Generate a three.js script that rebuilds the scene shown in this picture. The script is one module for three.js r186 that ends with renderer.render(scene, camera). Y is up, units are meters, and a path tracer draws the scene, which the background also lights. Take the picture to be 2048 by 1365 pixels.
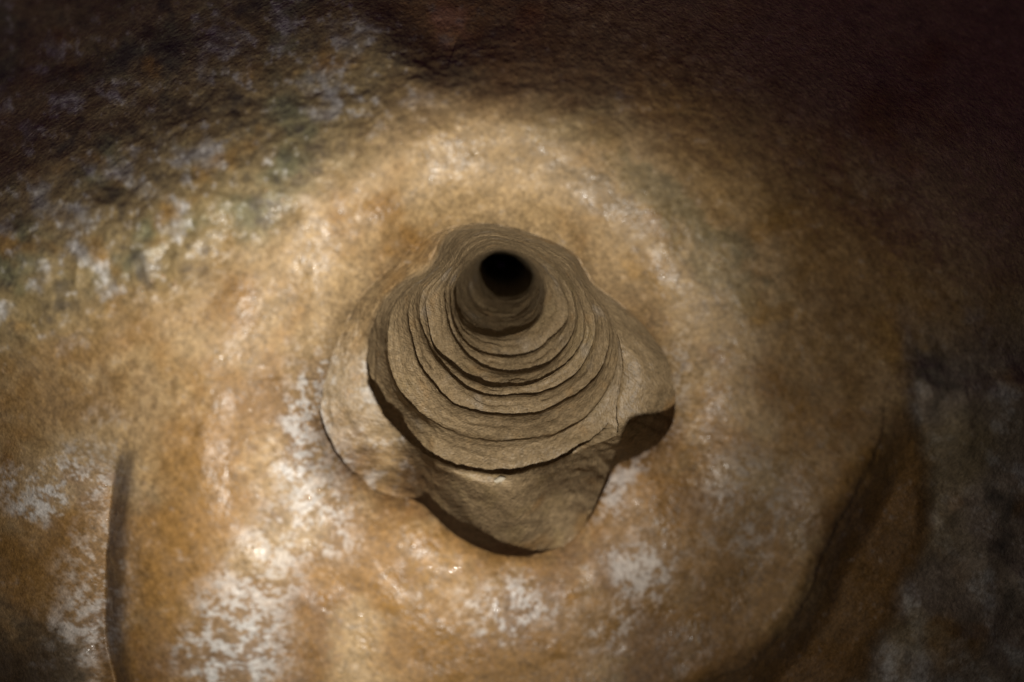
import * as THREE from 'three';
import { mergeGeometries } from 'three/addons/utils/BufferGeometryUtils.js';

// ------------------------------------------------------------------ camera, sky, torch light, exposure
const W = 2048, H = 1365, F = 1991;                       // the photograph's size and its focal length in its own pixels
const scene = new THREE.Scene();
const EYE = new THREE.Vector3(0, 1.1, 0);                 // a camera held low in the chamber, looking up at the ceiling
const camera = new THREE.PerspectiveCamera(2 * Math.atan(H / 2 / F) * 180 / Math.PI, W / H, 0.02, 60);
camera.position.copy(EYE);
camera.up.set(0, 0, -1);
camera.lookAt(EYE.x - 0.0105, EYE.y + 1, EYE.z + 0.0741);
camera.updateMatrixWorld(true);
camera.focus = 1.61;
camera.userData.fStop = 1.15;
scene.add(camera);

const renderer = new THREE.WebGLRenderer({ antialias: true });
renderer.setSize(1024, 682);
renderer.toneMapping = THREE.LinearToneMapping;
renderer.toneMappingExposure = 0.88;
renderer.shadowMap.enabled = true;

const sky = new THREE.DataTexture(new Float32Array(16 * 8 * 4).map((_, i) => [0.05, 0.013, 0.056, 1][i % 4]), 16, 8, THREE.RGBAFormat, THREE.FloatType);
sky.mapping = THREE.EquirectangularReflectionMapping; sky.needsUpdate = true;
scene.background = sky;                                    // night outside the cave mouth

const TORCH = new THREE.Vector3(0.09, 1.2, 0.42), TORCH_AIM = new THREE.Vector3(0.25, 2.35, 0.13);
const TORCH_POWER = 9.4, TORCH_SPILL = 2.7, TORCH_COLOUR = new THREE.Color().setRGB(1, 0.95, 0.87);

// ------------------------------------------------------------------ helpers
const smooth = (a, b, x) => { const t = Math.min(1, Math.max(0, (x - a) / (b - a))); return t * t * (3 - 2 * t); };
const mix = (a, b, t) => a + (b - a) * t;
const TAU = Math.PI * 2;
function rng(seed) { let s = seed >>> 0; return () => { s = (s + 0x6D2B79F5) | 0; let t = Math.imul(s ^ (s >>> 15), 1 | s); t = (t + Math.imul(t ^ (t >>> 7), 61 | t)) ^ t; return ((t ^ (t >>> 14)) >>> 0) / 4294967296; }; }
const PERM = new Uint8Array(512);
{ const r = rng(77), p = [...Array(256).keys()]; for (let i = 255; i > 0; i--) { const j = Math.floor(r() * (i + 1)); [p[i], p[j]] = [p[j], p[i]]; } for (let i = 0; i < 512; i++) PERM[i] = p[i & 255]; }
const gr = (h, x, y, z) => { h &= 15; const u = h < 8 ? x : y, v = h < 4 ? y : h === 12 || h === 14 ? x : z; return ((h & 1) ? -u : u) + ((h & 2) ? -v : v); };
function noise(x, y, z) {                                  // gradient noise, about -1 .. 1
  const X0 = Math.floor(x), Y0 = Math.floor(y), Z0 = Math.floor(z), X = X0 & 255, Y = Y0 & 255, Z = Z0 & 255;
  x -= X0; y -= Y0; z -= Z0;
  const u = x * x * x * (x * (x * 6 - 15) + 10), v = y * y * y * (y * (y * 6 - 15) + 10), w = z * z * z * (z * (z * 6 - 15) + 10);
  const A = PERM[X] + Y, AA = PERM[A] + Z, AB = PERM[A + 1] + Z, B = PERM[X + 1] + Y, BA = PERM[B] + Z, BB = PERM[B + 1] + Z;
  return mix(mix(mix(gr(PERM[AA], x, y, z), gr(PERM[BA], x - 1, y, z), u), mix(gr(PERM[AB], x, y - 1, z), gr(PERM[BB], x - 1, y - 1, z), u), v),
    mix(mix(gr(PERM[AA + 1], x, y, z - 1), gr(PERM[BA + 1], x - 1, y, z - 1), u), mix(gr(PERM[AB + 1], x, y - 1, z - 1), gr(PERM[BB + 1], x - 1, y - 1, z - 1), u), v), w);
}
function fbm(x, y, z, n) { let s = 0, a = 1, t = 0; for (let i = 0; i < n; i++) { s += a * noise(x, y, z); t += a; a *= 0.5; x = x * 2.03 + 7.1; y = y * 2.03 + 3.7; z = z * 2.03 + 1.9; } return s / t; }
function ridged(x, y, z, n) { let s = 0, a = 1, t = 0; for (let i = 0; i < n; i++) { s += a * (1 - Math.abs(noise(x, y, z)) * 2); t += a; a *= 0.5; x = x * 2.1 + 5.3; y = y * 2.1 + 1.7; z = z * 2.1 + 9.1; } return s / t; }

// the sketch below was measured on the photograph; at() puts a measured point at its real height above the eye
const AX = new THREE.Vector3(), AY = new THREE.Vector3(), AZ = new THREE.Vector3();
camera.matrixWorld.extractBasis(AX, AY, AZ);
function at(px, py, height, out) {
  const a = (px - W / 2) / F, b = -(py - H / 2) / F;
  const dx = -AZ.x + a * AX.x + b * AY.x, dy = -AZ.y + a * AX.y + b * AY.y, dz = -AZ.z + a * AX.z + b * AY.z, k = height / dy;
  out[0] = EYE.x + dx * k; out[1] = EYE.y + height; out[2] = EYE.z + dz * k;
  return out;
}
function toLine(line, x, y) {                              // signed distance to a polyline (positive on its right going along it)
  let best = 1e9, sign = 1, along = 0;
  for (let i = 0; i < line.length - 1; i++) {
    const [ax, ay] = line[i], [bx, by] = line[i + 1], ex = bx - ax, ey = by - ay;
    const t = Math.min(1, Math.max(0, ((x - ax) * ex + (y - ay) * ey) / (ex * ex + ey * ey)));
    const d = Math.hypot(x - ax - ex * t, y - ay - ey * t);
    if (d < best) { best = d; sign = Math.sign(ex * (y - ay) - ey * (x - ax)) || 1; along = (i + t) / (line.length - 1); }
  }
  return [best * sign, along];
}

// ------------------------------------------------------------------ the ceiling's form: rings of the shaft, then the rock about it
const N = 1200;                                            // columns round the shaft
function ring(cx, cy, pts) {                               // radius by angle about (cx, cy), smooth through the measured points
  const q = pts.map(([x, y]) => [(Math.atan2(y - cy, x - cx) + TAU) % TAU, Math.hypot(x - cx, y - cy)]).sort((a, b) => a[0] - b[0]);
  const n = q.length, r = new Float32Array(N);
  for (let j = 0; j < N; j++) {
    const a = j / N * TAU;
    let i = 0; while (i < n && q[i][0] <= a) i++;
    const g = k => { const m = ((k % n) + n) % n; return [q[m][0] + TAU * Math.floor(k / n), q[m][1]]; };
    const p0 = g(i - 2), p1 = g(i - 1), p2 = g(i), p3 = g(i + 1);
    const h = p2[0] - p1[0], t = (a - p1[0]) / h;
    const m1 = (p2[1] - p0[1]) / (p2[0] - p0[0]) * h, m2 = (p3[1] - p1[1]) / (p3[0] - p1[0]) * h;
    const t2 = t * t, t3 = t2 * t;
    r[j] = (2 * t3 - 3 * t2 + 1) * p1[1] + (t3 - 2 * t2 + t) * m1 + (3 * t2 - 2 * t3) * p2[1] + (t3 - t2) * m2;
  }
  return { cx, cy, r };
}
const bump = (a, lo, hi, soft) => { // 1 between two angles (degrees, clockwise from picture right), with soft ends
  const mid = (lo + hi) / 2, half = (hi - lo) / 2; let d = Math.abs(((a - mid) % 360 + 540) % 360 - 180);
  return 1 - smooth(half - soft, half + soft, d);
};
// each: centre, points, height above the eye, undercut behind its edge (metres) by angle, share of the rise taken by that undercut
const RINGS = [
  { c: [1000, 760], p: [[965, 447], [1040, 460], [1100, 480], [1150, 508], [1168, 535], [1188, 566], [1240, 606], [1295, 655], [1332, 715], [1350, 780], [1347, 835], [1322, 882], [1275, 912], [1235, 930], [1212, 975], [1185, 1030], [1145, 1078], [1080, 1110], [1010, 1112], [955, 1096], [912, 1072], [875, 1040], [838, 1006], [790, 990], [735, 966], [688, 928], [656, 880], [641, 830], [644, 790], [653, 750], [669, 700], [698, 635], [727, 590], [765, 548], [805, 512], [850, 478], [900, 455]],
    h: null, g: a => 0.004 + 0.008 * bump(a, 148, 190, 12) + 0.003 * bump(a, 82, 124, 10) - 0.004 * bump(a, 48, 74, 8) - 0.004 * bump(a, 124, 140, 6) + 0.042 * bump(a, -6, 50, 14) - 0.004 * bump(a, 195, 364, 8), s: 0.35 },
  { c: [1000, 740], p: [[965, 452], [1040, 467], [1100, 488], [1145, 514], [1160, 542], [1178, 572], [1203, 605], [1228, 650], [1238, 700], [1237, 760], [1228, 810], [1212, 852], [1180, 882], [1140, 906], [1090, 931], [1030, 946], [985, 946], [925, 938], [882, 926], [848, 906], [826, 890], [797, 864], [764, 822], [741, 780], [733, 735], [737, 690], [748, 648], [768, 608], [792, 577], [818, 559], [850, 544], [877, 514], [893, 478], [925, 456]],
    h: 1.46, g: a => 0.004 + 0.016 * bump(a, 142, 178, 10) + 0.013 * bump(a, 44, 142, 12) + 0.026 * bump(a, 28, 84, 14) - 0.004 * bump(a, 200, 350, 15), s: 0.45 },
  { c: [1000, 710], p: [[1010, 882], [1069, 880], [1120, 866], [1165, 840], [1209, 790], [1236, 732], [1240, 680], [1222, 630], [1193, 590], [1172, 560], [1150, 524], [1100, 494], [1040, 472], [965, 458], [915, 472], [887, 515], [855, 550], [822, 572], [794, 606], [779, 640], [774, 680], [783, 750], [815, 805], [860, 840], [905, 862], [951, 876]],
    h: 1.515, g: a => 0.003 + 0.002 * bump(a, 20, 200, 10) - 0.003 * bump(a, 210, 345, 15), s: 0.2 },
  { c: [1005, 680], p: [[1006, 832], [955, 826], [905, 808], [865, 767], [838, 728], [823, 673], [816, 619], [828, 584], [855, 558], [893, 520], [922, 478], [965, 463], [1040, 475], [1100, 499], [1145, 528], [1165, 562], [1186, 592], [1212, 630], [1217, 670], [1200, 744], [1158, 785], [1108, 814], [1050, 830]],
    h: 1.565, g: a => 0.004 + 0.005 * bump(a, 60, 175, 20) + 0.004 * bump(a, 0, 30, 10) - 0.004 * bump(a, 215, 340, 15), s: 0.3 },
  { c: [1005, 655], p: [[1010, 793], [960, 788], [930, 774], [897, 746], [865, 708], [846, 665], [839, 611], [848, 582], [870, 557], [898, 525], [928, 485], [968, 468], [1040, 480], [1098, 505], [1138, 537], [1158, 568], [1179, 608], [1190, 660], [1180, 700], [1150, 750], [1100, 780], [1050, 791]],
    h: 1.61, g: a => 0.003 + 0.006 * bump(a, 30, 175, 15) - 0.003 * bump(a, 215, 340, 15), s: 0.4 },
  { c: [1005, 645], p: [[1010, 776], [975, 773], [935, 758], [895, 730], [868, 700], [855, 655], [850, 610], [858, 582], [879, 557], [905, 528], [933, 490], [968, 474], [1035, 485], [1088, 511], [1127, 543], [1148, 576], [1165, 620], [1168, 660], [1155, 700], [1130, 728], [1090, 756], [1050, 771]],
    h: 1.64, g: a => 0.004 + 0.008 * bump(a, 30, 150, 20) - 0.004 * bump(a, 215, 340, 15), s: 0.45 },
  { c: [1010, 625], p: [[1020, 746], [990, 742], [960, 731], [930, 708], [908, 675], [895, 640], [890, 610], [893, 575], [905, 548], [925, 520], [950, 497], [982, 482], [1030, 492], [1075, 513], [1113, 543], [1138, 580], [1150, 625], [1145, 670], [1125, 705], [1095, 730], [1060, 743]],
    h: 1.69, g: a => 0.005 + 0.008 * bump(a, 40, 160, 20) - 0.005 * bump(a, 215, 340, 15), s: 0.45 },
  { c: [1015, 608], p: [[1015, 714], [975, 710], [945, 699], [922, 678], [906, 650], [899, 615], [900, 585], [910, 557], [930, 530], [957, 507], [988, 492], [1025, 497], [1063, 515], [1098, 545], [1124, 580], [1137, 612], [1132, 645], [1100, 680], [1060, 706]],
    h: 1.735, g: a => 0.003 + 0.006 * bump(a, 10, 110, 20) - 0.003 * bump(a, 215, 340, 15), s: 0.35 },
  { c: [1005, 585], p: [[1000, 674], [960, 667], [932, 650], [916, 628], [908, 600], [909, 572], [920, 548], [942, 525], [967, 508], [997, 499], [1030, 504], [1060, 521], [1079, 545], [1088, 575], [1086, 610], [1070, 645], [1036, 668]],
    h: 1.795, g: a => 0.002, s: 0.15 },
  { c: [1008, 545], p: [[1012, 592], [985, 583], [968, 566], [960, 541], [963, 522], [980, 508], [1003, 503], [1030, 508], [1056, 525], [1066, 550], [1057, 576], [1037, 590]],
    h: 2.03, g: () => 0.010, s: 0.15 },
  { c: [1003, 530], p: [[1000, 558], [979, 551], [967, 535], [966, 520], [983, 509], [1003, 505.5], [1025, 510], [1040, 525], [1038, 545], [1022, 556]],
    h: 2.6, g: () => 0.004, s: 0.2 },
  { c: [1003, 530], p: [[1003, 531], [1004, 530], [1003, 529], [1002, 530]], h: 2.8, g: () => 0, s: 0.2 },
];
for (const r of RINGS) Object.assign(r, ring(r.c[0], r.c[1], r.p));

const ROUGH_EDGE = [[-900, 900], [0, 722], [100, 700], [330, 622], [430, 560], [525, 503], [575, 430], [690, 352], [800, 275], [905, 205], [960, 190], [1010, 60], [1040, -200]];
const TOP_EDGE = [[690, -60], [725, 30], [770, 95], [830, 148], [885, 178], [1000, 190], [1100, 187], [1230, 168], [1420, 230]];
const RIDGE = [[1690, 520], [1735, 640], [1762, 720], [1772, 800], [1763, 870], [1746, 915], [1715, 972], [1692, 1030], [1664, 1100], [1627, 1180], [1580, 1260], [1500, 1325], [1390, 1380], [1150, 1450]];
const FAR_EDGE = [[1740, 480], [1785, 660], [1812, 800], [1828, 950], [1818, 1100], [1785, 1210], [1705, 1320], [1590, 1420]];
const CRACK = [[262, 850], [250, 895], [243, 930], [236, 980], [226, 1050], [221, 1112], [214, 1200], [226, 1290], [242, 1420], [250, 1600]];
function rock(x, y) {                                      // height above the eye of the outer rock, and what it is made of
  const u = x * 0.00065, v = y * 0.00065;
  const wx = x + 62 * fbm(u * 7, v * 7, 3.1, 5), wy = y + 62 * fbm(u * 7, v * 7, 8.4, 5);
  const q = 0.075 * ((x - 900) / 900) ** 2 + 0.085 * ((y - 880) / 850) ** 2;
  let d = 1.235 + 0.5 * (1 - Math.exp(-q / 0.5));
  d += 0.012 * fbm(u * 4.5, v * 4.5, 1.5, 2);
  const [re] = toLine(ROUGH_EDGE, wx, wy), rough = smooth(-40, 110, -re);
  d += rough * 0.012 + 0.7 * smooth(200, 1100, -re);
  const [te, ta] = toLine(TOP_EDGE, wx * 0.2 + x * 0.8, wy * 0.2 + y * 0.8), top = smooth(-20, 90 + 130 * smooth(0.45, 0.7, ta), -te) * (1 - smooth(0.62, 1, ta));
  d += top * 0.05 + 0.72 * smooth(0.86, 1.9, Math.hypot((x - 1000) / 1150, (y - 950) / 780) + 0.07 * fbm(u * 3, v * 3, 6.1, 2)) * smooth(1120, 780, y) + 0.34 * smooth(420, -300, x) * smooth(500, 900, y);
  const e = (x - 1100) * 0.62 + (620 - y) * 0.78;
  d += 0.16 * smooth(150, 1300, e);
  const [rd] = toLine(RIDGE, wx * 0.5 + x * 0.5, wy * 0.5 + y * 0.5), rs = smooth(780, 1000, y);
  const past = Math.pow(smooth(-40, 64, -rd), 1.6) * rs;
  d += 0.14 * past - 0.018 * smooth(140, 0, Math.abs(rd)) * rs * (rd > 0 ? 1 : 0.0);
  const [fd] = toLine(FAR_EDGE, wx, wy), far = smooth(-8, 40, -fd) * smooth(560, 760, y);
  d += 0.035 * far + 0.14 * smooth(0, 600, -fd) * far;
  const [cd, ca] = toLine(CRACK, wx * 0.35 + x * 0.65, wy * 0.35 + y * 0.65), cr = smooth(0.04, 0.3, ca);
  const slab = smooth(-6, 8, cd) * cr;                     // left of the crack the rock stands a little back
  d += 0.11 * Math.pow(smooth(-44, 9, cd), 2.2) * Math.exp(-Math.max(0, cd - 4) / (36 + 60 * Math.sin(Math.PI * Math.min(1, ca * 1.1)))) * cr + 0.02 * slab * smooth(500, 0, cd);
  const rr = Math.hypot(x - 1000, y - 760), aa = Math.atan2(y - 760, x - 1000);
  d += 0.0075 * noise(rr * 0.011 + 1.5 * fbm(u * 5, v * 5, 7.7, 2), aa * 1.6, 4.2) * smooth(900, 450, rr) * (1 - rough);
  const lumpy = Math.max(rough * (1 - 0.8 * top), far, 0.25 * top);
  d -= lumpy * (1 - 0.72 * smooth(460, 160, y)) * (1 - 0.55 * smooth(0, 450, -re) * rough) * (0.026 * ridged(u * 7, v * 7, 2.2, 2) + 0.006 * fbm(u * 26, v * 26, 5.5, 2));
  return { d, rough, top, far, past, slab, re, fd, rd, cd };
}

// ------------------------------------------------------------------ colours of the stone (albedo, linear)
const C = { tan: [0.355, 0.24, 0.12], brown: [0.23, 0.125, 0.04], deep: [0.165, 0.087, 0.032], pale: [0.47, 0.45, 0.435], grey: [0.29, 0.265, 0.24], dark: [0.075, 0.062, 0.048], clay: [0.255, 0.181, 0.099], ochre: [0.28, 0.158, 0.045], olive: [0.25, 0.18, 0.085], moss: [0.17, 0.155, 0.085], rust: [0.22, 0.09, 0.035] };
const STAINS = [ // centre, radii, turn (degrees), colour, strength: the mineral patches of the photograph
  [560, 1120, 90, 330, 28, 'pale', 0.5], [470, 1320, 130, 120, 10, 'grey', 0.8], [612, 840, 56, 190, 8, 'pale', 0.7], [670, 1040, 60, 90, -30, 'pale', 0.5],
  [120, 960, 150, 70, -8, 'pale', 0.65], [90, 1010, 60, 40, 0, 'pale', 0.5], [210, 820, 60, 40, 0, 'pale', 0.35], [170, 1220, 90, 220, 12, 'pale', 0.55], [470, 1290, 130, 150, 15, 'pale', 0.5], [60, 1330, 120, 110, 0, 'dark', 0.7],
  [1010, 1215, 150, 70, 10, 'pale', 0.6], [1300, 1130, 100, 90, -30, 'pale', 0.5], [1220, 1250, 80, 80, 0, 'pale', 0.4], [1270, 960, 36, 130, 35, 'pale', 0.45], [1360, 760, 40, 120, 5, 'pale', 0.3], [1500, 1010, 130, 150, 20, 'grey', 0.45],
  [400, 980, 110, 180, 8, 'brown', 0.8], [880, 1200, 110, 110, 0, 'ochre', 0.7], [860, 1290, 110, 120, 0, 'brown', 0.7], [1370, 1000, 80, 50, 0, 'deep', 0.55], [1480, 1190, 150, 100, -20, 'brown', 0.8], [1130, 1290, 120, 60, 0, 'brown', 0.6], [780, 1060, 70, 60, 20, 'brown', 0.6],
  [420, 860, 160, 90, 0, 'brown', 0.5], [130, 800, 160, 70, -10, 'brown', 0.6], [90, 1150, 120, 110, 0, 'brown', 0.7], [1860, 690, 160, 90, 30, 'ochre', 0.9], [1540, 460, 50, 36, 0, 'ochre', 0.8], [1290, 530, 50, 40, 0, 'ochre', 0.6],
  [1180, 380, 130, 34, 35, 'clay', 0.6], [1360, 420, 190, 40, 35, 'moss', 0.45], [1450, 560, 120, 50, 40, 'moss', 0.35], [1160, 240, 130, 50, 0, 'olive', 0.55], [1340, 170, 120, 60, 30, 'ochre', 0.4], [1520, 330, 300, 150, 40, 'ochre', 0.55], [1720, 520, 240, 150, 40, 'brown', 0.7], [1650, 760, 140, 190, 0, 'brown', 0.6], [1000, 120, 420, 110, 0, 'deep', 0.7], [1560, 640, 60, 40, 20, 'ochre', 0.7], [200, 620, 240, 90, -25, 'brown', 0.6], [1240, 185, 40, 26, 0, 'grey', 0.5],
];
const tint = (c, name, k) => { const t = C[name]; c[0] = mix(c[0], t[0], k); c[1] = mix(c[1], t[1], k); c[2] = mix(c[2], t[2], k); };
function rockColour(x, y, f, c) {
  const u = x * 0.00065, v = y * 0.00065;
  const n1 = fbm(u * 6, v * 6, 11.5, 3), n2 = fbm(u * 22, v * 22, 4.5, 4), n3 = fbm(u * 75, v * 75, 2.5, 3);
  c[0] = C.tan[0]; c[1] = C.tan[1]; c[2] = C.tan[2];
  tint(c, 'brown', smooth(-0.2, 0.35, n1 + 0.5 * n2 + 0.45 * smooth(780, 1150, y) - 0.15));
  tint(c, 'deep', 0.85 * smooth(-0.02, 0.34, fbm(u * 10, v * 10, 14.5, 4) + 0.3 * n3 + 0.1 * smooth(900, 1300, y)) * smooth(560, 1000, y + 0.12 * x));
  const n4 = fbm(u * 190, v * 190, 5.2, 3), fleck = smooth(-0.12, 0.2, 0.6 * n4 + 0.9 * n3 + 0.5 * n2);
  const wx = x + 70 * n2 + 34 * n3, wy = y + 70 * fbm(u * 20, v * 20, 9.1, 3) - 34 * n3;
  for (const [sx, sy, rx, ry, a, name, k] of STAINS) {
    const dx = wx - sx, dy = wy - sy; if (Math.abs(dx) > 480 || Math.abs(dy) > 480) continue;
    const t = a * Math.PI / 180, p = (dx * Math.cos(t) + dy * Math.sin(t)) / rx, q = (-dx * Math.sin(t) + dy * Math.cos(t)) / ry, r = Math.hypot(p, q);
    if (r < 1.25) tint(c, name, k * (1 - smooth(0.45, 1.25, r + 0.45 * n3)) * (name === 'pale' || name === 'grey' ? 0.08 + 1.05 * fleck : 1));
  }
  if (f.rough > 0) {
    const k = f.rough, b = fbm(u * 13, v * 13, 6.6, 4);
    const d = [C.olive[0], C.olive[1], C.olive[2]];
    tint(d, 'moss', smooth(0, 0.4, b)); tint(d, 'grey', smooth(0.05, 0.45, n2 + 0.3 * n3) * 0.9); tint(d, 'ochre', smooth(0.12, 0.5, fbm(u * 17, v * 17, 1.1, 3)) * 0.8); tint(d, 'dark', smooth(0.1, 0.5, -n2 - 0.4 * n3) * 0.75); tint(d, 'pale', smooth(0.18, 0.5, n3 + 0.5 * n2 + 0.4 * n4) * 0.55);
    tint(d, 'rust', smooth(0.15, 0.5, n1) * smooth(300, 700, -f.re));
    for (let i = 0; i < 3; i++) c[i] = mix(c[i], d[i], k);
  }
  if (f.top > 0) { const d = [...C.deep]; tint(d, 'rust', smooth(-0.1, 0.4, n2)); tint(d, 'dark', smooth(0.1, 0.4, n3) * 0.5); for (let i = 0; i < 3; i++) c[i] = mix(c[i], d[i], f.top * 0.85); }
  if (f.far > 0) {
    const d = [...C.grey]; tint(d, 'brown', 0.45); tint(d, 'pale', smooth(0.0, 0.4, n2 + 0.3 * n4) * 0.6); tint(d, 'dark', smooth(0.08, 0.5, -n1 - 0.6 * n2) * 0.9); tint(d, 'olive', smooth(0, 0.4, n1) * 0.6); tint(d, 'brown', smooth(0.1, 0.5, fbm(u * 15, v * 15, 3.3, 3)) * 0.8);
    for (let i = 0; i < 3; i++) c[i] = mix(c[i], d[i], f.far);
  }
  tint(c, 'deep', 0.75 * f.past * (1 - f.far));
  const s = 1 + 0.45 * n3 + 0.25 * n2 + 0.45 * n4;
  const p = smooth(0.25, 0.6, n3) * 0.25 * (1 - f.top);
  for (let i = 0; i < 3; i++) c[i] = Math.max(0.01, mix(c[i] * s, C.pale[i], p));
}

// ------------------------------------------------------------------ one sheet of stone: from the chamber walls over the ceiling into the shaft
const OUT = 520, FARROWS = 46;                             // rows over the ceiling, rows beyond the measured part
const SEG = [44, 34, 26, 24, 22, 22, 24, 22, 44, 20, 8];   // rows between two rings
const ROWS = FARROWS + OUT + 1 + SEG.reduce((a, b) => a + b, 0), COLS = N + 1;
const pos = new Float32Array(ROWS * COLS * 3), col = new Float32Array(ROWS * COLS * 3), uv = new Float32Array(ROWS * COLS * 2);
const what = new Uint8Array(ROWS * COLS);                  // 0 ceiling, 1 bulge, 2 slab, 10.. shaft pieces
const tmp = [0, 0, 0], tc = [0, 0, 0];
const put = (i, j, p) => { const k = (i * COLS + j) * 3; pos[k] = p[0]; pos[k + 1] = p[1]; pos[k + 2] = p[2]; };
const r0 = RINGS[0];
const lipRise = a => 0.010 + 0.016 * bump(a, 44, 88, 16) + 0.012 * bump(a, 108, 150, 14) + 0.026 * bump(a, 150, 240, 25) + 0.05 * bump(a, 235, 345, 20) + 0.012 * bump(a, 340, 380, 20);
const lipWide = a => 20 + 26 * bump(a, 44, 88, 16) + 22 * bump(a, 108, 150, 14) + 26 * bump(a, 150, 240, 25) + 34 * bump(a, 235, 345, 20) + 16 * bump(a, 340, 380, 20);
const LIP = [];                                            // height of the lip at each column
for (let j = 0; j <= N; j++) {
  const a = (j % N) / N * TAU, deg = a * 360 / TAU, ca = Math.cos(a), sa = Math.sin(a), rl = r0.r[j % N] + 3.5 * fbm(ca * 9, sa * 9, 4.4, 4);
  for (let i = 0; i <= OUT; i++) {
    const w = 1 - i / OUT, away = 1750 * (0.16 * w + 0.84 * Math.pow(w, 1.75));
    const x = r0.cx + ca * (rl + away), y = r0.cy + sa * (rl + away);
    const f = rock(x, y);
    const h = f.d + lipRise(deg) * Math.exp(-away / lipWide(deg)) + (0.014 + 0.034 * bump(deg, 140, 385, 40)) * Math.exp(-away / 95) + 0.02 * bump(deg, 120, 400, 40) * Math.exp(-away / 240);
    if (i === OUT) LIP[j] = h;
    at(x, y, h, tmp); put(FARROWS + i, j, tmp);
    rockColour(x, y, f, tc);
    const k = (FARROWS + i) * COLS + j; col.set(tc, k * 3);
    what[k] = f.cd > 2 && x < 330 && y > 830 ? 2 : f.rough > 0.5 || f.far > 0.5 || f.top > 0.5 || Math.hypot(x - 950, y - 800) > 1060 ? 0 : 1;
  }
  const k0 = (FARROWS * COLS + j) * 3, bx = pos[k0], by = pos[k0 + 1], bz = pos[k0 + 2];
  for (let i = 0; i < FARROWS; i++) {                      // on to the chamber walls and down to its floor
    const w = 1 - i / FARROWS, ang = Math.min(1, w * 1.6) * Math.PI / 2, R = 1.5 + 0.35 * fbm(ca * 1.5, sa * 1.5, 2.2, 2);
    const drop = w < 0.625 ? 0 : (w - 0.625) / 0.375;
    const cx = bx - ca * R * Math.sin(ang), cz = bz + sa * R * Math.sin(ang), wallTop = by - 0.5 * (1 - Math.cos(ang));
    tmp[0] = cx; tmp[2] = cz; tmp[1] = mix(wallTop, -0.12, drop);
    const n = 0.09 * fbm(tmp[0] * 2.2, tmp[1] * 2.2, tmp[2] * 2.2, 4) * Math.min(1, (1 - w) * 0 + w * 6);
    tmp[0] -= ca * n; tmp[2] += sa * n; tmp[1] += drop > 0 ? 0 : n;
    put(i, j, tmp);
    const b = 0.8 + 0.5 * fbm(tmp[0] * 4, tmp[1] * 4, tmp[2] * 4, 3);
    col.set([C.olive[0] * b, C.olive[1] * b, C.olive[2] * b], (i * COLS + j) * 3);
  }
}
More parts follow.
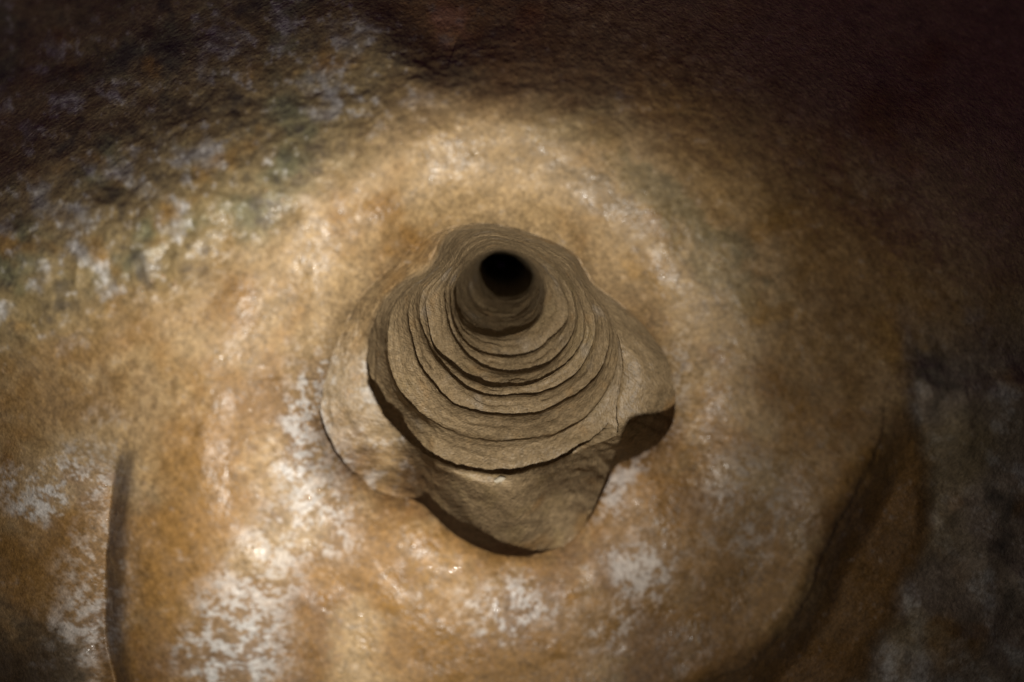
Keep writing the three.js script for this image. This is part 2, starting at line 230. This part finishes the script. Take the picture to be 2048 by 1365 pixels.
// the shaft
const A = [0, 0, 0], B = [0, 0, 0], ctr = [0, 0, 0];
let row = FARROWS + OUT + 1;
for (let k = 0; k < SEG.length; k++) {
  const ra = RINGS[k], rb = RINGS[k + 1], n = SEG[k];
  for (let j = 0; j <= N; j++) {
    const jj = j % N, a = jj / N * TAU, deg = jj / N * 360, ca = Math.cos(a), sa = Math.sin(a);
    const jag = q => q === 0 ? 3.5 * fbm(ca * 9, sa * 9, 4.4, 4) : q > 10 ? 0 : (q < 8 ? 2.3 : 0.8) * fbm(ca * 11, sa * 11, q * 3.7, 5);
    const low = (q, d) => d + (q === 1 ? -0.085 * bump(deg, 138, 200, 13) + 0.045 * bump(deg, -25, 36, 14) - 0.02 * bump(deg, 200, 340, 20) : 0) + (q >= 2 && q < 8 ? 0.007 * Math.sin(a * 2 + q * 1.7) : 0);
    const ha = k === 0 ? LIP[j] : low(k, ra.h), hb = low(k + 1, rb.h);
    const ja = jag(k), jb = jag(k + 1), e0 = k === 0 ? ja : 0;
    at(ra.cx + ca * (ra.r[jj] + e0), ra.cy + sa * (ra.r[jj] + e0), ha, A);
    at(rb.cx + ca * rb.r[jj], rb.cy + sa * rb.r[jj], hb, B);
    at(rb.cx, rb.cy, hb, ctr);
    let ox = A[0] - ctr[0], oz = A[2] - ctr[2]; const ol = Math.hypot(ox, oz) || 1; ox /= ol; oz /= ol;
    const g = Math.max(0, ra.g(deg)) * Math.max(0, 0.85 + 1.1 * fbm(ca * 3.5, sa * 3.5, k * 2.3 + 0.7, 4)), sh = (k === 0 ? 0.10 + 0.22 * bump(deg, -4, 48, 10) : ra.s) * Math.min(1, g / 0.006), dh = hb - ha;
    const minor = 0.0032 * smooth(0.0, 0.35, fbm(ca * 2.2, sa * 2.2, k * 9.3 + 3.1, 2) + 0.12) * bump(deg, -5, 190, 25), minorAt = 0.55 + 0.12 * noise(ca * 1.5, sa * 1.5, k * 4.7);
    const crease = 0.20, swell = k === 0 || k >= 8 ? 0 : (0.0048 + 0.0024 * noise(ca * 2, sa * 2, k * 5.1)) * bump(deg, -10, 200, 30);
    for (let i = 1; i <= n; i++) {
      const t = i / n;
      let px, pz, ph;
      if (k === 0) {
        if (t < crease) {                                  // behind the lip: up and back under it
          const q = t / crease; px = A[0] + ox * g * Math.sin(q * Math.PI / 2); pz = A[2] + oz * g * Math.sin(q * Math.PI / 2); ph = ha + dh * sh * (q * 0.6 + 0.4 * q * q);
        } else {
          const q = (t - crease) / (1 - crease), bowl = 0.12 + 0.33 * bump(deg, 152, 205, 14) + 0.22 * bump(deg, -10, 44, 12) - 0.75 * bump(deg, 112, 143, 9) - 0.65 * bump(deg, 48, 76, 9), qs = Math.sin(q * Math.PI / 2), qc = 1 - Math.cos(q * Math.PI / 2), lat = bowl > 0 ? mix(q, qc, bowl) : mix(q, qs, -bowl), up = bowl > 0 ? mix(q, qs, bowl) : mix(q, qc, -bowl);
          px = mix(A[0] + ox * g, B[0], lat); pz = mix(A[2] + oz * g, B[2], lat); ph = mix(ha + dh * sh, hb, up);
        }
      } else {                                             // a steep wall with a rounded notch behind each edge, swelling to the next
        const tn = Math.min(1, g * 40), back = (k >= 3 && k <= 6 ? 2.4 : k === 2 ? 0.8 : 1.5) * g * smooth(-0.02, 0.16, t) * Math.exp(-Math.max(0, t - 0.16) / 0.22) * (1 - smooth(0.7, 1, t)) - swell * Math.sin(Math.PI * Math.pow(t, 1.15)) + minor * Math.exp(-(((t - minorAt) / 0.07) ** 2));
        const lat = mix(t, t * t * (3 - 2 * t), 0.35);
        px = mix(A[0], B[0], lat) + ox * back; pz = mix(A[2], B[2], lat) + oz * back; ph = mix(ha, hb, mix(t, 1 - Math.pow(1 - t, 1.6), 0.5 * tn));
      }
      if (k === 0) {                                       // the hollows under the lip: left one shallow, the low one set back behind a rib
        const env = Math.sin(Math.PI * t);
        ph += 0.016 * env * fbm(ca * 3.2 + 2 * t, sa * 3.2, t * 2.4 + 5.1, 3) + 0.030 * smooth(0.16, 0.55, t) * (1 - smooth(0.8, 1, t)) * (1 - smooth(122.5, 127.5, deg)) * smooth(55, 110, deg) + 0.006 * env * bump(deg, 140, 200, 14) + Math.pow(env, 0.8) * (0 - 0.016 * bump(deg, 131, 152, 9)) + Math.sqrt(env) * 0.045 * bump(deg, -20, 44, 12);
      }
      const jw = ((k === 0 ? 0 : ja * Math.pow(1 - t, 4)) + jb * Math.pow(t, 5) - (k === 0 ? ja * (1 - Math.pow(1 - t, 4)) : 0)) * ph / F;
      px += ox * jw; pz += oz * jw;
      const rr = row + i - 1;
      tmp[0] = px; tmp[1] = EYE.y + ph; tmp[2] = pz; put(rr, j, tmp);
      const kk = rr * COLS + j; what[kk] = 10 + k;
    }
  }
  row += n;
}
// grain of the surface: displace along the normal, finely in the shaft, then colour the shaft
function normals() {
  const nor = new Float32Array(pos.length);
  for (let i = 0; i < ROWS; i++) for (let j = 0; j <= N; j++) {
    const i0 = Math.max(0, i - 1), i1 = Math.min(ROWS - 1, i + 1), j0 = j === 0 ? N - 1 : j - 1, j1 = j === N ? 1 : j + 1;
    const a = (i1 * COLS + j) * 3, b = (i0 * COLS + j) * 3, c = (i * COLS + j1) * 3, d = (i * COLS + j0) * 3, k = (i * COLS + j) * 3;
    const ux = pos[a] - pos[b], uy = pos[a + 1] - pos[b + 1], uz = pos[a + 2] - pos[b + 2], vx = pos[c] - pos[d], vy = pos[c + 1] - pos[d + 1], vz = pos[c + 2] - pos[d + 2];
    let nx = vy * uz - vz * uy, ny = vz * ux - vx * uz, nz = vx * uy - vy * ux; const l = Math.hypot(nx, ny, nz) || 1;
    nor[k] = -nx / l; nor[k + 1] = -ny / l; nor[k + 2] = -nz / l;
  }
  return nor;
}
let nor = normals();
{ const k = ((FARROWS + OUT - 260) * COLS + 10) * 3; if (nor[k + 1] > 0) { for (let i = 0; i < nor.length; i++) nor[i] = -nor[i]; console.log('normals turned'); globalThis.TURN = true; } }
const FIRST = FARROWS + OUT + 1;
const ARC = new Float32Array(ROWS);                        // mean length along the surface, row by row, into the shaft
for (let i = FIRST - 1; i < ROWS; i++) { let s = 0; for (let j = 0; j < N; j += 8) { const a = (i * COLS + j) * 3, b = a - COLS * 3; s += Math.hypot(pos[a] - pos[b], pos[a + 1] - pos[b + 1], pos[a + 2] - pos[b + 2]); } ARC[i] = i < FIRST ? 0 : ARC[i - 1] + s / (N / 8); }
for (let i = 0; i < ROWS; i++) for (let j = 0; j <= N; j++) {
  const id = i * COLS + j, k = id * 3, x = pos[k], y = pos[k + 1], z = pos[k + 2], a = (j % N) / N * TAU;
  let d = 0;
  if (i < FARROWS) d = 0;
  else if (i < FIRST) {
    const rough = what[id] === 0 ? 1 : 0.4;
    d = 0.0022 * rough * fbm(x * 60, y * 60, z * 60, 3) + 0.0035 * fbm(x * 16, y * 16, z * 16, 2) * (0.5 + 0.5 * rough) + 0.0019 * fbm(x * 38, y * 38, z * 38, 3);
    d *= 1 - 0.8 * smooth(1.3, 1.52, y - EYE.y);            // water has worn the higher parts smooth
    uv[id * 2] = x; uv[id * 2 + 1] = z;
  } else {
    const seg = what[id] - 10, deep = Math.min(1, Math.max(0, (seg - 6) / 3)), fade = Math.min(1, (ROWS - 1 - i) / 10);
    const band = noise(a * 1.3, y * 150, 3.3) * 0.7 + noise(a * 0.8, y * 330, 8.8) * 0.4;
    d = (0.0014 * fbm(x * 75, y * 75, z * 75, 3) + 0.004 * fbm(x * 20, y * 20, z * 20, 2) * (1 - 0.5 * deep)) * (1 - 0.3 * deep) + band * (seg === 0 ? 0.0005 : seg >= 6 ? 0.0021 : 0.0014);
    d *= fade;
    uv[id * 2] = (j / N) * TAU * 0.16; uv[id * 2 + 1] = ARC[i];
  }
  pos[k] += nor[k] * d; pos[k + 1] += nor[k + 1] * d; pos[k + 2] += nor[k + 2] * d;
  if (i >= FIRST) {
    const n2 = fbm(x * 30, y * 30, z * 30, 3), n3 = fbm(x * 110, y * 110, z * 110, 3), seg = what[id] - 10;
    tc[0] = C.clay[0]; tc[1] = C.clay[1]; tc[2] = C.clay[2];
    const deg = (j % N) / N * 360;
    if (seg === 0) { const t = (i - FIRST) / SEG[0], w = Math.max(1 - smooth(0, 0.3, t), bump(deg, 188, 258, 8) * (1 - smooth(0.75, 1, t)), bump(deg, 118, 165, 12) * 0.85 * (1 - smooth(0.55, 1, t))), oc = [0, 0, 0]; rockColour(1003 - x * 1531, 535 + z * 1531, { rough: 0, top: 0, far: 0, past: 0, re: 0 }, oc); for (let m = 0; m < 3; m++) tc[m] = mix(tc[m], oc[m], w); // outer hollows carry the pale crust and the brown stains of the bulge
      tint(tc, 'pale', bump(deg, 132, 196, 10) * smooth(0.05, 0.45, n2 + 0.6 * n3) * 0.5); tint(tc, 'brown', smooth(0.1, 0.45, fbm(x * 14, y * 14, z * 14, 3)) * 0.7); tint(tc, 'olive', bump(deg, 60, 125, 10) * smooth(0, 0.4, n2) * 0.5);
    } else { tint(tc, 'brown', smooth(0.15, 0.5, n2) * 0.3); tint(tc, 'olive', smooth(0.1, 0.5, fbm(x * 12, y * 12, z * 12, 2)) * 0.35); tint(tc, 'pale', smooth(0.2, 0.55, fbm(x * 18 + 5, y * 18, z * 18, 3)) * 0.2); }
    const s = 1 + 0.28 * n3 + 0.14 * n2;
    col[k] = tc[0] * s; col[k + 1] = tc[1] * s; col[k + 2] = tc[2] * s;
  }
}
nor = normals(); if (globalThis.TURN) for (let i = 0; i < nor.length; i++) nor[i] = -nor[i];

// ------------------------------------------------------------------ materials
function grainTexture(size, seed, paint) {                 // seamless: noise on a torus-like blend of two shifted copies
  const data = new Uint8Array(size * size * 4), c = [0, 0, 0];
  for (let y = 0; y < size; y++) for (let x = 0; x < size; x++) {
    const u = x / size, v = y / size, a = u * TAU, b = v * TAU;
    paint(u, v, a, b, c); const k = (y * size + x) * 4; data[k] = c[0] * 255; data[k + 1] = c[1] * 255; data[k + 2] = c[2] * 255; data[k + 3] = 255;
  }
  const t = new THREE.DataTexture(data, size, size); t.wrapS = t.wrapT = THREE.RepeatWrapping; t.magFilter = THREE.LinearFilter; t.minFilter = THREE.LinearMipmapLinearFilter; t.generateMipmaps = true; t.needsUpdate = true;
  return t;
}
// tileable lattice noise
function tileNoise(u, v, fu, fv, seed) {
  const x = u * fu, y = v * fv, x0 = Math.floor(x), y0 = Math.floor(y), fx = x - x0, fy = y - y0;
  const h = (i, j) => PERM[(PERM[(((i % fu) + fu) % fu + seed) & 255] + ((j % fv) + fv) % fv) & 511] / 255;
  const a = fx * fx * (3 - 2 * fx), b = fy * fy * (3 - 2 * fy);
  return mix(mix(h(x0, y0), h(x0 + 1, y0), a), mix(h(x0, y0 + 1), h(x0 + 1, y0 + 1), a), b);
}
const clamp = x => Math.min(1, Math.max(0, x));
const grainMap = grainTexture(1024, 1, (u, v, a, b, c) => {
  const n = 0.4 * tileNoise(u, v, 60, 60, 3) + 0.35 * tileNoise(u, v, 130, 130, 9) + 0.25 * tileNoise(u, v, 240, 240, 21), s = clamp(0.66 + 0.55 * (n - 0.5) * 1.3);
  c[0] = c[1] = c[2] = s + 0.12; c[2] = clamp(s + 0.10);
  for (let i = 0; i < 3; i++) c[i] = clamp(c[i]);
});
const bumpTex = grainTexture(1024, 2, (u, v, a, b, c) => {
  c[0] = c[1] = c[2] = clamp(0.45 * tileNoise(u, v, 40, 40, 5) + 0.33 * tileNoise(u, v, 90, 90, 15) + 0.22 * tileNoise(u, v, 200, 200, 31));
});
const fibreTex = grainTexture(1024, 3, (u, v, a, b, c) => {
  const w = v + 0.012 * Math.sin(a * 3);
  c[0] = c[1] = c[2] = clamp(0.45 * tileNoise(u, ((u + w) % 1 + 1) % 1, 40, 110, 5) + 0.35 * tileNoise(u, v, 50, 170, 15) + 0.2 * tileNoise(u, v, 200, 200, 31));
});
const roughTex = grainTexture(1024, 4, (u, v, a, b, c) => {
  const n = 0.5 * tileNoise(u, v, 9, 9, 7) + 0.3 * tileNoise(u, v, 30, 30, 17) + 0.2 * tileNoise(u, v, 110, 110, 27);
  const sp = tileNoise(u, v, 170, 170, 41) * 0.7 + tileNoise(u, v, 40, 40, 51) * 0.3;
  c[0] = c[1] = c[2] = clamp(0.5 + 0.46 * smooth(0.3, 0.66, n) - 0.34 * smooth(0.70, 0.82, sp));
});
for (const t of [grainMap, bumpTex, fibreTex]) t.repeat.set(4, 4);
roughTex.repeat.set(3.1, 3.1);
grainMap.colorSpace = THREE.NoColorSpace;
const wetStone = new THREE.MeshStandardMaterial({ vertexColors: true, map: grainMap, bumpMap: bumpTex, bumpScale: 0.0014, roughness: 0.78, roughnessMap: roughTex });
const shaftStone = new THREE.MeshStandardMaterial({ vertexColors: true, map: grainMap, bumpMap: fibreTex, bumpScale: 0.0014, roughness: 0.56 });

// ------------------------------------------------------------------ cut the sheet into its named pieces
function piece(name, parent, material, rowA, rowB, belongs) {
  const map = new Map(), p = [], nn = [], u = [], c = [], idx = [];
  const v = id => {
    let m = map.get(id); if (m !== undefined) return m;
    m = map.size; map.set(id, m);
    p.push(pos[id * 3], pos[id * 3 + 1], pos[id * 3 + 2]); nn.push(nor[id * 3], nor[id * 3 + 1], nor[id * 3 + 2]); c.push(col[id * 3], col[id * 3 + 1], col[id * 3 + 2]);
    if (material === shaftStone && id < FIRST * COLS) { const j = id % COLS; u.push(j / N * TAU * 0.16, ARC[Math.floor(id / COLS)]); } else u.push(uv[id * 2], uv[id * 2 + 1]);
    return m;
  };
  for (let i = rowA; i < rowB; i++) for (let j = 0; j < N; j++) {
    if (i < FARROWS - 16 && j > N * 0.52 && j < N * 0.94) continue;   // the way out: open towards the night
    const a = i * COLS + j; if (belongs && !belongs(a + COLS)) continue;
    const b = a + 1, d = a + COLS, e = d + 1;
    idx.push(v(a), v(d), v(b), v(b), v(d), v(e));
  }
  const geo = new THREE.BufferGeometry();
  geo.setAttribute('position', new THREE.Float32BufferAttribute(p, 3)); geo.setAttribute('normal', new THREE.Float32BufferAttribute(nn, 3));
  geo.setAttribute('uv', new THREE.Float32BufferAttribute(u, 2)); geo.setAttribute('color', new THREE.Float32BufferAttribute(c, 3));
  // wind the faces to the side the normals point to
  const t = idx.slice(0, 3), q = k => new THREE.Vector3(p[k * 3], p[k * 3 + 1], p[k * 3 + 2]);
  let vote = 0;
  for (let s = 0; s < 60; s++) { const o = Math.floor(idx.length / 3 * s / 60) * 3, P = q(idx[o]), Q = q(idx[o + 1]), R = q(idx[o + 2]); const n = Q.sub(P).cross(R.sub(P)); const k = idx[o] * 3; vote += Math.sign(n.x * nn[k] + n.y * nn[k + 1] + n.z * nn[k + 2]); }
  if (vote < 0) for (let o = 0; o < idx.length; o += 3) { const s = idx[o + 1]; idx[o + 1] = idx[o + 2]; idx[o + 2] = s; }
  geo.setIndex(idx);
  const m = new THREE.Mesh(geo, material); m.name = name; m.castShadow = m.receiveShadow = true;
  parent.add(m);
  return m;
}
const ceiling = piece('cave_ceiling', scene, wetStone, 0, FARROWS + OUT, id => what[id] === 0);
ceiling.userData = { kind: 'structure', label: 'rough dark grey and olive cave rock around the brown bulge' };
const slab = piece('rock_slab', scene, wetStone, FARROWS, FARROWS + OUT, id => what[id] === 2);
slab.userData = { label: 'white-spotted brown rock slab left of the long dark crack', category: 'rock' };
const bulge = new THREE.Group(); bulge.name = 'rock_bulge'; scene.add(bulge);
bulge.userData = { label: 'smooth tan and brown rock bulge with a deep stepped round hole', category: 'rock formation' };
piece('bulge_surface', bulge, wetStone, FARROWS, FARROWS + OUT, id => what[id] === 1);
let start = FARROWS + OUT;
const NAMES = ['hollow', 'ledge', 'ledge', 'ledge', 'ledge', 'ledge', 'ledge', 'ledge', 'tube', 'tube', 'tube_end'];
const shaft = new THREE.Group(); shaft.name = 'shaft'; bulge.add(shaft);
const count = {};
for (let k = 0; k < SEG.length; k++) {
  const base = NAMES[k], c = count[base] = (count[base] ?? -1) + 1;
  const made = piece(c ? `${base}_${String(c).padStart(3, '0')}` : base, shaft, shaftStone, start, start + SEG[k]);
  if (k === 0) made.userData.label = 'wide lobed hollow at the mouth of the hole';
  if (k === 10) made.userData.label = 'dark closed end of the hole';
  start += SEG[k];
}

// ------------------------------------------------------------------ a pebble caught on a ledge, and drops of water on the rock
{
  const id = (FIRST - 1 + SEG[0] - 3) * COLS + Math.round(N * 0.2505), g = new THREE.IcosahedronGeometry(1, 6), p = g.attributes.position;
  for (let i = 0; i < p.count; i++) { const x = p.getX(i), y = p.getY(i), z = p.getZ(i), n = 1 + 0.28 * fbm(x * 1.3 + 4, y * 1.3, z * 1.3, 3); p.setXYZ(i, x * n * 0.0085, y * n * 0.0042, z * n * 0.0038); }
  g.computeVertexNormals();
  const m = new THREE.Mesh(g, new THREE.MeshStandardMaterial({ color: new THREE.Color().setRGB(0.32, 0.28, 0.21), roughness: 0.7 })); m.name = 'pebble';
  m.position.set(pos[id * 3], pos[id * 3 + 1] - 0.002, pos[id * 3 + 2] + 0.0015); m.rotation.set(0.2, -0.35, 0.1); m.castShadow = m.receiveShadow = true;
  m.userData = { label: 'tiny pale pebble stuck on the edge of the lowest ledge', category: 'pebble' }; scene.add(m);
}
{
  const r = rng(5), geos = [], o = [0, 0, 0], q = [0, 0, 0], up = new THREE.Vector3(0, 1, 0), nv = new THREE.Vector3(), mt = new THREE.Matrix4(), quat = new THREE.Quaternion();
  const spots = [[790, 272, 70, 26, 12], [880, 262, 50, 20, 8], [1437, 527, 10, 8, 3], [440, 1172, 20, 26, 6], [612, 862, 30, 40, 9], [620, 760, 20, 70, 7], [905, 1139, 55, 5, 7], [720, 1040, 40, 30, 7], [640, 1010, 40, 40, 7], [560, 1090, 60, 60, 8], [1380, 780, 30, 60, 5], [1290, 1225, 30, 20, 3], [420, 830, 90, 40, 7], [320, 570, 70, 40, 6], [500, 850, 60, 60, 6], [620, 400, 90, 70, 8]];
  for (const [sx, sy, rx, ry, n] of spots) for (let k = 0; k < n; k++) {
    const x = sx + (r() * 2 - 1) * rx, y = sy + (r() * 2 - 1) * ry, a = (Math.atan2(y - r0.cy, x - r0.cx) + TAU) % TAU, j = Math.round(a / TAU * N) % N, away = Math.hypot(x - r0.cx, y - r0.cy) - r0.r[j];
    let i = OUT, best = OUT; while (i > 0) { const w = 1 - i / OUT; if (1750 * (0.16 * w + 0.84 * Math.pow(w, 1.75)) >= away) { best = i; break; } i--; }
    const id = ((FARROWS + best) * COLS + j) * 3; nv.set(nor[id], nor[id + 1], nor[id + 2]); if (nv.y > 0) nv.negate();
    const g = new THREE.SphereGeometry(1, 12, 8), s = 0.0011 + 0.0017 * r() * r(), long = sx === 905 ? 2.5 + 2 * r() : 1 + 0.6 * r();
    quat.setFromUnitVectors(up, nv); g.scale(s * long, s * 0.6, s); g.applyQuaternion(quat); g.translate(pos[id] + nv.x * s * 0.1, pos[id + 1] + nv.y * s * 0.1, pos[id + 2] + nv.z * s * 0.1); geos.push(g);
  }
  const m = new THREE.Mesh(mergeGeometries(geos), new THREE.MeshPhysicalMaterial({ color: new THREE.Color().setRGB(0.3, 0.2, 0.11), roughness: 0.4, clearcoat: 1, clearcoatRoughness: 0.09 })); m.name = 'water_drops';
  m.userData = { kind: 'stuff', label: 'small glinting drops of water scattered over the wet rock', category: 'water drops' }; scene.add(m);
}

// ------------------------------------------------------------------ floor, boulder and torch behind the camera
{
  const g = new THREE.PlaneGeometry(9, 9, 140, 140); g.rotateX(-Math.PI / 2);
  const p = g.attributes.position, c = new Float32Array(p.count * 3);
  for (let i = 0; i < p.count; i++) { const x = p.getX(i), z = p.getZ(i); p.setY(i, 0.05 * fbm(x * 1.8, 2, z * 1.8, 4)); const b = 0.8 + 0.5 * fbm(x * 5, 1, z * 5, 3); c.set([0.2 * b, 0.125 * b, 0.07 * b], i * 3); }
  g.setAttribute('color', new THREE.BufferAttribute(c, 3)); g.computeVertexNormals();
  const m = new THREE.Mesh(g, new THREE.MeshStandardMaterial({ vertexColors: true, roughness: 0.9 })); m.name = 'cave_floor'; m.receiveShadow = true;
  m.userData = { kind: 'structure', label: 'uneven brown clay floor of the cave below the camera' }; scene.add(m);
}
{
  const g = new THREE.IcosahedronGeometry(1, 24), p = g.attributes.position, top = TORCH.y - 0.135;
  for (let i = 0; i < p.count; i++) {
    let x = p.getX(i), y = p.getY(i), z = p.getZ(i); const n = 1 + 0.16 * fbm(x * 1.6 + 3, y * 1.6, z * 1.6, 4);
    p.setXYZ(i, x * n * 0.24, y > 0 ? Math.min(top, 0.46 + y * n * 0.62) : 0.46 + y * n * 0.56, z * n * 0.2);
  }
  g.computeVertexNormals();
  const m = new THREE.Mesh(g, new THREE.MeshStandardMaterial({ color: new THREE.Color().setRGB(0.2, 0.15, 0.1), roughness: 0.9 })); m.name = 'boulder'; m.castShadow = m.receiveShadow = true;
  m.position.set(TORCH.x, 0, TORCH.z);
  m.userData = { label: 'tall brown boulder on the cave floor carrying the torch', category: 'boulder' }; scene.add(m);
}
{
  const t = new THREE.Group(); t.name = 'torch'; t.userData = { label: 'black metal torch standing on the boulder, shining upwards', category: 'torch' };
  const dir = TORCH_AIM.clone().sub(TORCH).normalize();
  t.position.copy(TORCH).addScaledVector(dir, -0.14); t.quaternion.setFromUnitVectors(new THREE.Vector3(0, 1, 0), dir); scene.add(t);
  const metal = new THREE.MeshStandardMaterial({ color: 0x161616, roughness: 0.4, metalness: 0.7 });
  const part = (name, pts, mat) => { const m = new THREE.Mesh(new THREE.LatheGeometry(pts.map(([x, y]) => new THREE.Vector2(x, y)), 40), mat); m.name = name; m.castShadow = m.receiveShadow = true; t.add(m); return m; };
  part('handle', [[0.0001, 0], [0.013, 0], [0.0145, 0.003], [0.0145, 0.03], [0.0138, 0.032], [0.0138, 0.06], [0.0145, 0.062], [0.0145, 0.095], [0.0001, 0.095]], metal);
  part('head', [[0.0145, 0.0951], [0.019, 0.112], [0.021, 0.118], [0.021, 0.137], [0.0195, 0.138], [0.0185, 0.134], [0.006, 0.12], [0.0001, 0.12]], metal);
  const lens = part('lens', [[0.0001, 0.1335], [0.0182, 0.1332]], new THREE.MeshStandardMaterial({ color: 0xffffff, emissive: TORCH_COLOUR, emissiveIntensity: 30 }));
  lens.castShadow = false;
  const s = new THREE.SpotLight(TORCH_COLOUR, TORCH_POWER, 0, 30 * Math.PI / 180, 1, 2);
  s.position.copy(TORCH); s.target.position.copy(TORCH_AIM); s.castShadow = true; s.shadow.mapSize.set(2048, 2048); s.shadow.radius = 0.9; s.shadow.camera.near = 0.05; s.shadow.bias = -0.0005;
  const w = new THREE.SpotLight(TORCH_COLOUR, TORCH_SPILL, 0, 66 * Math.PI / 180, 1, 2);    // the wide spill round the torch's hot spot
  w.position.copy(TORCH); w.target = s.target; w.castShadow = true; w.shadow.mapSize.set(2048, 2048); w.shadow.radius = 0.9; w.shadow.camera.near = 0.05; w.shadow.bias = -0.0005;
  scene.add(s, w, s.target);
}

scene.traverse(o => { if (o.isMesh) o.receiveShadow = true; });
renderer.render(scene, camera);
